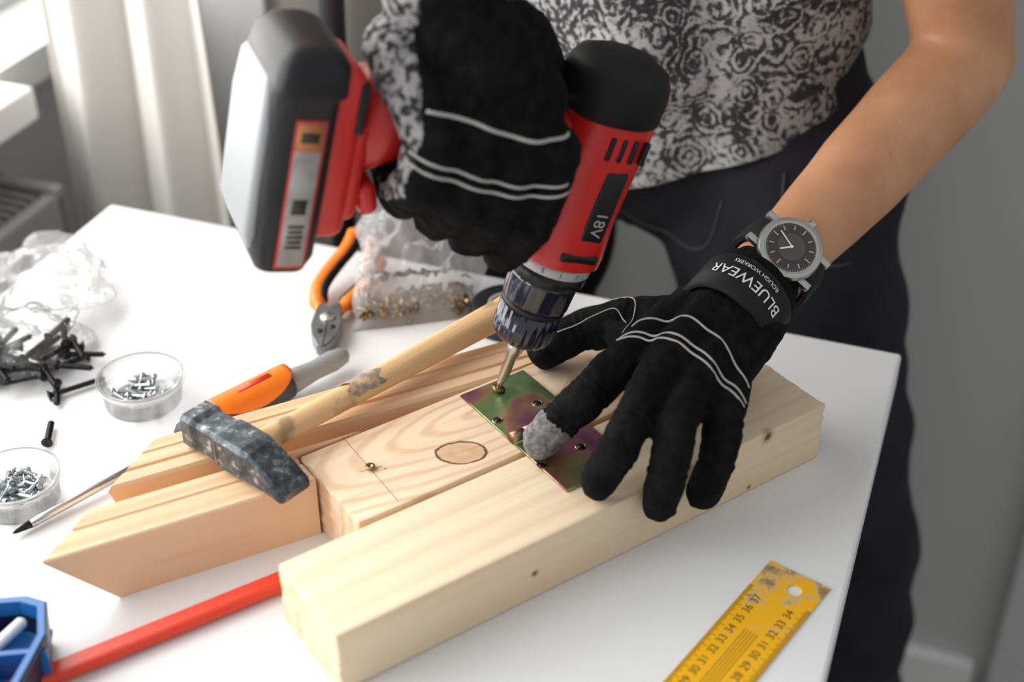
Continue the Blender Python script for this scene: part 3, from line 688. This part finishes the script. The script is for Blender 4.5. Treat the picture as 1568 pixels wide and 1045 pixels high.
finish('nameplate_text',bm,M_pipe,dr,False)
def hring(x,ry,rz,zc,n=28): return [D(x,ry*math.cos(2*math.pi*i/n),zc+rz*math.sin(2*math.pi*i/n)) for i in range(n)]
bm=bmesh.new(); loft(bm,[hring(.012,.020,.030,.175),hring(.03,.018,.027,.176),hring(.06,.0165,.023,.177),hring(.10,.0165,.022,.180),hring(.130,.019,.025,.178),hring(.158,.024,.034,.172)]); finish('handle',bm,M_red,dr)
bm=bmesh.new(); box(bm,.022,.014,.016,(.042,0,.148),MD,bev=.004); finish('trigger',bm,M_black,dr)
MBt=MD@Matrix.Translation((.187,0,.160))@Matrix.Rotation(math.radians(7),4,'Y')
bm=bmesh.new(); box(bm,.022,.056,.100,(-.0175,0,-.002),MBt,bev=.008,seg=3); box(bm,.014,.050,.060,(-.028,0,-.012),MBt,bev=.006,seg=3)
box(bm,.012,.046,.020,(-.030,0,-.040),MBt@Matrix.Rotation(.3,4,'Y'),bev=.005,seg=3); finish('red_foot',bm,M_red,dr,True,autos=40)
bm=bmesh.new(); box(bm,.006,.057,.030,(-.0255,0,.028),MBt,bev=.002); finish('foot_black_band',bm,M_black,dr,True,autos=40)
bm=bmesh.new()
def bring(z,x0,x1,hy,c,cy0=0):
    pts=[]
    for (cx,cy,a0) in [(x1-c,hy-c,0),(x0+c,hy-c,90),(x0+c,-hy+c,180),(x1-c,-hy+c,270)]:
        for k in range(5):
            a=math.radians(a0+22.5*k); pts.append(MBt@V((cx+c*math.cos(a),cy0+cy+c*math.sin(a),z)))
    return pts
loft(bm,[bring(-.073,-.004,.014,.024,.006),bring(-.070,-.009,.019,.030,.008),bring(-.060,-.012,.022,.034,.009),bring(-.02,-.012,.024,.035,.009),bring(.034,-.012,.024,.035,.009),bring(.037,-.016,.025,.036,.010),bring(.052,-.016,.022,.034,.010),bring(.058,-.012,.017,.030,.009),bring(.061,-.006,.010,.024,.007)])
finish('battery_pack',bm,M_black,dr,True,autos=35)
bm=bmesh.new()
loft(bm,[bring(-.061,.017,.0235,.026,.003,-.006),bring(-.050,.018,.0280,.030,.004,-.004),bring(.015,.018,.0285,.031,.004,-.003),bring(.036,.018,.0265,.028,.004,-.005),bring(.042,.016,.023,.022,.003,-.007)])
finish('battery_base',bm,M_batt,dr,True,autos=40)
bm=bmesh.new(); box(bm,.0145,.001,.086,(.0035,.0353,-.020),MBt,bev=.0004,seg=1); finish('battery_label',bm,M_label,dr)
bm=bmesh.new(); box(bm,.0170,.0008,.089,(.0035,.0351,-.020),MBt,bev=.0003,seg=1); finish('label_border',bm,M_redink,dr)
bm=bmesh.new(); box(bm,.0145,.0012,.016,(.0035,.0354,.015),MBt); finish('label_orange_block',bm,M_lorange,dr)
bm=bmesh.new()
for k in range(5): box(bm,.009-.001*(k%2),.0014,.0016,(.0035,.0354,-.038-.0032*k),MBt)
box(bm,.008,.0014,.009,(.0035,.0354,-.026),MBt); box(bm,.010,.0014,.006,(.0035,.0354,.015),MBt); finish('label_print',bm,M_ink,dr)
# ------------------------------------------------------------ left gloved hand
gl=empty('work_glove')
Wl=T(.150,.783,.100)
K=[T(.0715,.727,.092),T(.0925,.711,.098),T(.1165,.7085,.095),T(.1385,.722,.087)]
caps=[]
base=[T(.122,.782,.090),T(.138,.776,.099),T(.148,.772,.099),T(.160,.776,.092)]
for b0,k in zip(base,K): caps.append((b0,.0215,k,.0142))
fing=[[K[0],T(.0481,.700,.088),T(.0312,.6937,.071),T(.0180,.6880,.0590)],
      [K[1],T(.0709,.664,.093),T(.0597,.652,.075),T(.0507,.649,.0585)],
      [K[2],T(.0968,.661,.093),T(.0913,.6475,.066),T(.0885,.6500,.040)],
      [K[3],T(.1262,.673,.084),T(.1225,.6635,.060),T(.1165,.6660,.035)]]
fr_=[.0132,.0127,.0124,.0118]
for fpts,r_ in zip(fing,fr_):
    rr=[r_*1.06,r_*1.0,r_*.98,r_*.92]
    for i in range(3): caps.append((fpts[i],rr[i],fpts[i+1],rr[i+1]))
thm=[T(.128,.772,.088),T(.0786,.788,.080),T(.0465,.7935,.069),T(.0215,.7855,.0575)]
tr2=[.020,.0170,.0145,.0120]
for i in range(3): caps.append((thm[i],tr2[i],thm[i+1],tr2[i+1]))
caps.append((T(.105,.757,.086),.016,T(.082,.780,.080),.0145))
caps.append((T(.085,.742,.086),.013,T(.072,.775,.079),.011))
caps.append((T(.112,.745,.088),.016,T(.140,.745,.088),.017))
dF=(T(.341,1.0016,.175)-Wl).normalized()
caps.append((T(.143,.772,.096),.025,Wl+dF*.004,.0285)); caps.append((Wl,.0290,Wl+dF*.014,.0288))
creases=[]
for fpts in fing+[thm]:
    for i in (1,2): creases.append((fpts[i],(fpts[i+1]-fpts[i-1]).normalized()))
def gdisp(co):
    d_=.0016*noise.noise(co*50)+.0011*noise.noise(co*110)+.0006*noise.noise(co*210)
    for (c_,ax) in creases:
        r_=co-c_
        if r_.length<.019:
            t_=r_.dot(ax)+.0012*noise.noise(co*150)
            d_-=.0010*math.exp(-((abs(t_)-.0025)/.0011)**2)
    return d_
def gm(c,nrm):
    if (c-fing[0][3]).length<.0190: return 1
    return 0
hand=blob('glove_fingers',caps,.0017,5,M_glove,gl,gdisp,[M_glove,M_glovegrey],gm)
bl=bvh_of(hand)
def drape_z(pts,n=10,off=.0004):
    out=[]
    for p in spline([V((x,y,0)) for x,y in pts],n):
        h=bl.ray_cast(V((p.x,p.y,1.2)),V((0,0,-1)))
        if h[0] is not None: out.append(h[0]+V((0,0,off)))
    return out
bm=bmesh.new()
def addst(pts,r_=.0008):
    q=drape_z(pts)
    if len(q)>2:
        for _ in range(3): q=[q[0]]+[(q[i-1]+q[i]*2+q[i+1])/4 for i in range(1,len(q)-1)]+[q[-1]]
        tube(bm,q,r_,8)
addst([(.0760,.7500),(.092,.7475),(.1127,.7370),(.132,.7175),(.1440,.6980)])
addst([(.0670,.7400),(.085,.7330),(.106,.7190),(.125,.7010),(.1405,.6850)])
addst([(.0655,.7350),(.084,.7280),(.104,.7140),(.123,.6960),(.1385,.6795)])
finish('piping',bm,M_pipe,gl)
bm=bmesh.new()
addst([(.026,.792),(.045,.7995),(.066,.800),(.080,.790),(.078,.770),(.066,.750),(.055,.730)],.00045)
addst([(.030,.783),(.050,.7855),(.068,.783),(.074,.768)],.00045)
finish('seam_stitching',bm,M_pipe,gl)
MW=frame(Wl-dF*.006,V((-.2,-.7,.6)),dF)
bm=bmesh.new(); lathe(bm,[(.0290,-.018),(.0328,-.017),(.0334,.012),(.0322,.0145),(.0285,.015)],48,MW,cap=False)
finish('velcro_cuff_strap',bm,M_rubber,gl)
bm=bmesh.new()
t=textmesh('BLUEWEAR',.0115)
for v in t.verts:
    an=-v.co.x/.0338+.02; v.co=V((.0338*math.cos(an),.0338*math.sin(an),-v.co.y-.002))
merge(bm,t,MW); 
t=textmesh('ROUGH WORKERS',.0042)
for v in t.verts:
    an=-v.co.x/.0336+.02; v.co=V((.0336*math.cos(an),.0336*math.sin(an),-v.co.y+.0080))
merge(bm,t,MW); finish('strap_text',bm,M_white,gl,False)
bm=bmesh.new(); lathe(bm,[(.0275,.013),(.0305,.014),(.0315,.018),(.0305,.022),(.0275,.0225)],48,MW,cap=False); finish('cuff_edge',bm,M_glove,gl)
# ------------------------------------------------------------ right gloved hand on the drill
gr=empty('work_glove.001')
fx=[.052,.077,.102,.127]
mcp=[.190,.195,.192,.186]; pip=[.146,.149,.155,.162]; fz=[.116,.124,.132,.143]
WR=T(-.0420,.7252,.333)
MDi=MD.inverted(); wl=MDi@WR
caps=[]
for i in range(4):
    k=D(fx[i],.040,mcp[i]); p=D(fx[i],.044,pip[i]); q=D(fx[i]-.002,.024,fz[i]); tt=D(fx[i]-.004,-.006,fz[i]+.004)
    caps.append((k,.0155,p,.0145)); caps.append((p,.0143,q,.0135)); caps.append((q,.0135,tt,.0122))
    b0=wl+V(((fx[i]-.090)*.25,.004,-.035)); caps.append((MD@b0,.0200,k,.0158))
caps.append((WR,.0275,D(.095,.018,.225),.028)); caps.append((D(.07,.02,.21),.024,D(.120,.018,.205),.023))
caps.append((D(.08,.005,.235),.024,D(.045,-.018,.213),.017)); caps.append((D(.045,-.018,.213),.017,D(.050,-.036,.178),.0135)); caps.append((D(.050,-.036,.178),.0135,D(.065,-.034,.150),.012))
ELR=T(-.15,.87,.53); dR=(ELR-WR).normalized()
caps.append((WR,.0275,WR+dR*.045,.029))
creases=[]
for i in range(4): creases.append((D(fx[i],.044,pip[i]),V(a_)))
def gm2(c,nrm):
    l=MDi@c
    if l.x>.137+.22*max(0,l.z-.19) and l.y<.050+.25*max(0,l.z-.2): return 1
    if l.z<.126 and l.y<.012: return 2
    return 0
hand2=blob('glove_gripping',caps,.0020,5,M_glove,gr,gdisp,[M_glove,M_speck,M_glovegrey],gm2)
bl2=bvh_of(hand2)
bm=bmesh.new()
def addst2(pts,r_=.0011):
    q=[]
    sv=(MD.to_3x3()@V((0,1,0))).normalized()
    for p in spline([V((x,0,z)) for x,z in pts],10):
        o_=MD@V((p.x,.15,p.z)); h=bl2.ray_cast(o_,-sv)
        if h[0] is not None: q.append(h[0]+sv*.0004)
    if len(q)>2:
        for _ in range(3): q=[q[0]]+[(q[i-1]+q[i]*2+q[i+1])/4 for i in range(1,len(q)-1)]+[q[-1]]
        tube(bm,q,r_,8)
addst2([(.138,.203),(.113,.203),(.088,.200),(.063,.201),(.040,.206)],.0012)
addst2([(.141,.180),(.113,.176),(.088,.173),(.063,.174),(.036,.180)],.0010)
addst2([(.141,.174),(.113,.170),(.088,.167),(.063,.168),(.036,.174)],.0010)
finish('piping',bm,M_pipe,gr)
# ------------------------------------------------------------ person
pe=empty('person')
SH_L=N(-.10,1.02,1.22); EL=T(.341,1.0016,.175)
caps=[(Wl+dF*.004,.0255,Wl+dF*.05,.0265),(Wl+dF*.05,.0265,Wl.lerp(EL,.60),.0355),(Wl.lerp(EL,.60),.0355,EL-dF*.02,.0385),(EL-dF*.02,.0385,EL,.0365),
      (EL,.0365,EL.lerp(SH_L,.35),.042),(EL.lerp(SH_L,.35),.042,SH_L,.050)]
blob('left_arm_skin',caps,.004,12,M_skin,pe,lambda c:.0014*noise.noise(c*25)+.0012*noise.noise(c*12))
SH_R=N(-.45,1.04,1.22)
caps=[(WR+dR*.02,.024,WR.lerp(ELR,.6),.036),(WR.lerp(ELR,.6),.036,ELR,.037),(ELR,.037,SH_R,.048)]
blob('right_arm_skin',caps,.004,10,M_skin,pe)
def fold(co):
    u=co.dot(en); z=co.z
    a=math.sin(z*70+u*26+3*noise.noise(V((u*6,z*5,1))))
    return .014*noise.noise(V((u*6,z*16+u*12,co.y*4)))+.008*noise.noise(V((u*14,z*28-u*14,2)))+.0034*a
caps=[]
caps+=[(N(-.185,1.085,.80),.105,N(-.180,1.075,.98),.085),(N(-.36,1.095,.80),.105,N(-.365,1.085,.98),.085),(N(-.27,1.075,.80),.115,N(-.27,1.06,1.0),.100)]
caps+=[(N(-.180,1.075,.98),.085,N(-.17,1.04,1.18),.090),(N(-.365,1.085,.98),.085,N(-.38,1.06,1.18),.090),(N(-.27,1.06,1.0),.100,N(-.275,1.03,1.22),.095)]
caps+=[(N(-.17,1.04,1.21),.065,N(-.275,1.02,1.27),.055),(N(-.38,1.06,1.21),.065,N(-.275,1.02,1.27),.055)]
caps+=[(SH_L,.064,SH_L.lerp(EL,.42),.058),(SH_R,.064,SH_R.lerp(ELR,.42),.058),(N(-.17,1.04,1.2),.07,SH_L,.064),(N(-.38,1.06,1.2),.07,SH_R,.064)]
sh=blob('printed_t_shirt',caps,.0055,14,M_shirt,pe,fold)
bm=bmesh.new(); bm.from_mesh(sh.data)
p1_,p2_,p3_=N(-.10,1.0,.868),N(-.30,.97,.803),N(-.30,1.2,.80)
nn=(p2_-p1_).cross(p3_-p1_).normalized()
if nn.z<0: nn=-nn
bmesh.ops.bisect_plane(bm,geom=bm.verts[:]+bm.edges[:]+bm.faces[:],plane_co=p2_,plane_no=-nn,clear_outer=True)
bm.to_mesh(sh.data); bm.free()
s=sh.modifiers.new('s','SOLIDIFY'); s.thickness=.003
caps=[(N(-.20,1.09,.95),.080,N(-.155,1.09,.80),.098),(N(-.34,1.10,.95),.080,N(-.38,1.10,.80),.098),(N(-.2,1.09,.83),.10,N(-.34,1.09,.83),.10),
 (N(-.150,1.085,.80),.102,N(-.125,1.075,.66),.098),(N(-.125,1.075,.66),.098,N(-.062,1.065,.42),.086),(N(-.062,1.065,.42),.086,N(-.035,1.09,.08),.082),
 (N(-.385,1.095,.80),.102,N(-.40,1.085,.66),.098),(N(-.40,1.085,.66),.098,N(-.42,1.08,.42),.084),(N(-.42,1.08,.42),.084,N(-.43,1.10,.08),.080)]
tro=blob('trousers',caps,.008,10,M_jean,pe,lambda c:.007*noise.noise(V((c.x*9,c.y*9,c.z*14)))+.004*noise.noise(c*28)+.003*math.sin(c.z*60+c.x*50))
blt=bvh_of(tro)
bm=bmesh.new()
def jseam(pts,r_):
    q=[]
    for (n_,z_) in pts:
        h=blt.ray_cast(N(n_,.6,z_),em)
        if h[0] is not None: q.append(h[0]-em*.0006)
    q=spline(q,8); q2=[]
    for p in q:
        h=blt.ray_cast(p-em*.2,em); q2.append((h[0]-em*.0005) if h[0] is not None else p)
    tube(bm,q2,r_,6)
jseam([(-.30,.80),(-.25,.765),(-.195,.76),(-.18,.81)],.0012); jseam([(-.135,.84),(-.130,.80),(-.105,.77),(-.075,.765)],.0012); jseam([(-.27,.82),(-.268,.74),(-.262,.68)],.0015)
finish('trouser_seams',bm,mat('seam_dark_grey',(.045,.045,.05),.9),pe)
bm=bmesh.new(); bm.from_mesh(tro.data); bmesh.ops.bisect_plane(bm,geom=bm.verts[:]+bm.edges[:]+bm.faces[:],plane_co=V((0,0,.05)),plane_no=V((0,0,-1)),clear_outer=True); bm.to_mesh(tro.data); bm.free()
for k,(n_) in enumerate((-.035,-.43)):
    o=blob('shoe_%d'%(k+1),[(N(n_,1.13,.045),.042,N(n_,1.05,.045),.044),(N(n_,1.05,.045),.044,N(n_+.01,.95,.038),.036)],.005,8,M_shoe,pe)
    for v in o.data.vertices: v.co.z=max(v.co.z,.002)
HC=N(-.275,.955,1.475)
caps=[(N(-.275,1.03,1.24),.055,N(-.275,.99,1.38),.052),(HC+V((0,0,.02)),.082,HC+em*.03+V((0,0,.02)),.085),(HC-em*.035+V((0,0,-.06)),.045,HC+V((0,0,-.01)),.072),
 (HC-em*.082+V((0,0,.005)),.010,HC-em*.100+V((0,0,-.022)),.012),(HC-em*.070+V((0,0,-.080)),.022,HC-em*.04+V((0,0,-.06)),.04),
 (HC+en*.082+V((0,0,-.01)),.014,HC+en*.086+V((0,0,.012)),.014),(HC-en*.082+V((0,0,-.01)),.014,HC-en*.086+V((0,0,.012)),.014),
 (HC-em*.075+en*.03+V((0,0,.027)),.012,HC-em*.080+V((0,0,.028)),.012),(HC-em*.075-en*.03+V((0,0,.027)),.012,HC-em*.080+V((0,0,.028)),.012)]
blob('head',caps,.004,6,M_skin,pe)
bm=bmesh.new()
for sgn in (-1,1): lathe(bm,[(.001,-.011),(.008,-.0075),(.011,0),(.008,.0075),(.001,.011)],16,Matrix.Translation(HC-em*.0735+en*(.031*sgn)+V((0,0,.006))))
finish('eyes',bm,M_white,pe)
bm=bmesh.new()
for sgn in (-1,1): capsule(bm,HC-em*.0835+en*(.031*sgn)+V((0,0,.005)),.004,HC-em*.0830+en*(.031*sgn)+V((0,0,.004)),.004)
finish('irises',bm,M_hair,pe)
bm=bmesh.new(); tube(bm,[HC-em*.083+en*x+V((0,0,-.052-abs(x)*.1)) for x in (-.024,-.012,0,.012,.024)],[.002,.0045,.005,.0045,.002],10,flat=.6); finish('mouth',bm,mat('lips',(.45,.16,.13),.5),pe)
blob('hair',[(HC+em*.02+V((0,0,.045)),.088,HC+em*.045+V((0,0,.02)),.086),(HC-em*.03+V((0,0,.075)),.058,HC+em*.01+V((0,0,.06)),.08),(HC+em*.06+V((0,0,-.03)),.06,HC+em*.05+V((0,0,.02)),.08)],.005,5,M_hair,pe,lambda c:.004*noise.noise(c*40))
# ------------------------------------------------------------ wrist watch
wa=empty('wristwatch')
wc=Wl+dF*.040
nrm=V((.124,-.6375,.7605)).normalized()
MWt=frame(wc+nrm*.0265,dF,nrm)
bm=bmesh.new(); lathe(bm,[(.0190,-.002),(.0210,.0),(.0218,.004),(.0208,.0070),(.0182,.0080),(.0165,.0072)],48,MWt)
lathe(bm,[(.0028,-.001),(.0032,.0),(.0032,.004),(.002,.005)],14,MWt@Matrix.Translation((.0212,0,.0028))@Matrix.Rotation(math.pi/2,4,'Y'),mod=lambda r_,z,a:r_*(1+.06*math.cos(12*a)))
for sy in (-1,1):
    for sx in (-1,1): box(bm,.005,.010,.005,(sx*.0105,sy*.0215,.0005),MWt,bev=.0012)
finish('watch_case',bm,mat('watch_steel',(.48,.47,.45),.3,metal=1),wa,True,autos=35)
bm=bmesh.new(); lathe(bm,[(.0001,.0073),(.0166,.0074)],48,MWt,cap=False); finish('watch_face',bm,M_dial,wa)
bm=bmesh.new()
for k in range(12):
    a=k*math.pi/6; box(bm,.0030 if k%3 else .0040,.0009,.0003,(.0134,0,.0078),MWt@Matrix.Rotation(a,4,'Z'))
for k in range(60): box(bm,.0010,.0002,.0002,(.0160,0,.0078),MWt@Matrix.Rotation(k*math.pi/30,4,'Z'))
finish('hour_markers',bm,mat('copper_marks',(.55,.33,.22),.5),wa,False)
bm=bmesh.new(); lathe(bm,[(.0001,.0076),(.0095,.0077)],40,MWt,cap=False); finish('inner_dial',bm,mat('dial_brown',(.09,.07,.06),.35),wa)
bm=bmesh.new(); box(bm,.0085,.0011,.0003,(.0038,0,.0084),MWt@Matrix.Rotation(2.5,4,'Z')); box(bm,.0130,.0008,.0003,(.0060,0,.0087),MWt@Matrix.Rotation(1.3,4,'Z')); lathe(bm,[(.001,.008),(.001,.009)],12,MWt); finish('watch_hands',bm,M_white,wa,False)
MSt=frame(wc,nrm,dF)
bm=bmesh.new(); rings=[]
for i in range(48):
    a=2*math.pi*i/48; ca,sa=math.cos(a),math.sin(a); rr=.0285
    rings.append([MSt@V(((rr+o_)*ca,(rr+o_)*sa,w_)) for (o_,w_) in [(-.001,-.010),(.0022,-.010),(.0028,-.007),(.0028,.007),(.0022,.010),(-.001,.010)]])
loft(bm,rings,closed=True); finish('watch_strap',bm,M_rubber,wa,True,autos=40)
# ------------------------------------------------------------ light
al=bpy.data.lights.new('window_daylight','AREA'); al.shape='RECTANGLE'; al.size=1.9; al.size_y=1.32; al.energy=40; al.color=(1.0,.985,.96)
lo=bpy.data.objects.new('window_daylight',al); COL.objects.link(lo)
pos=N(-1.07,.30,1.5)
lo.matrix_world=frame(pos,em,-en)
wd=bpy.data.worlds.new('sky'); SC.world=wd; wd.use_nodes=True
wd.node_tree.nodes['Background'].inputs[0].default_value=(.96,.98,1,1); wd.node_tree.nodes['Background'].inputs[1].default_value=.58
# ------------------------------------------------------------ camera
cam=bpy.data.cameras.new('camera'); co=bpy.data.objects.new('camera',cam); COL.objects.link(co)
co.location=(0,0,1.35); co.rotation_euler=(math.radians(90-34.2),0,0); cam.lens=50; cam.sensor_width=36; cam.clip_start=.01
cam.dof.use_dof=True; cam.dof.focus_distance=.92; cam.dof.aperture_fstop=3.5
SC.camera=co
SC.view_settings.view_transform='Standard'
SC.view_settings.exposure=-.05
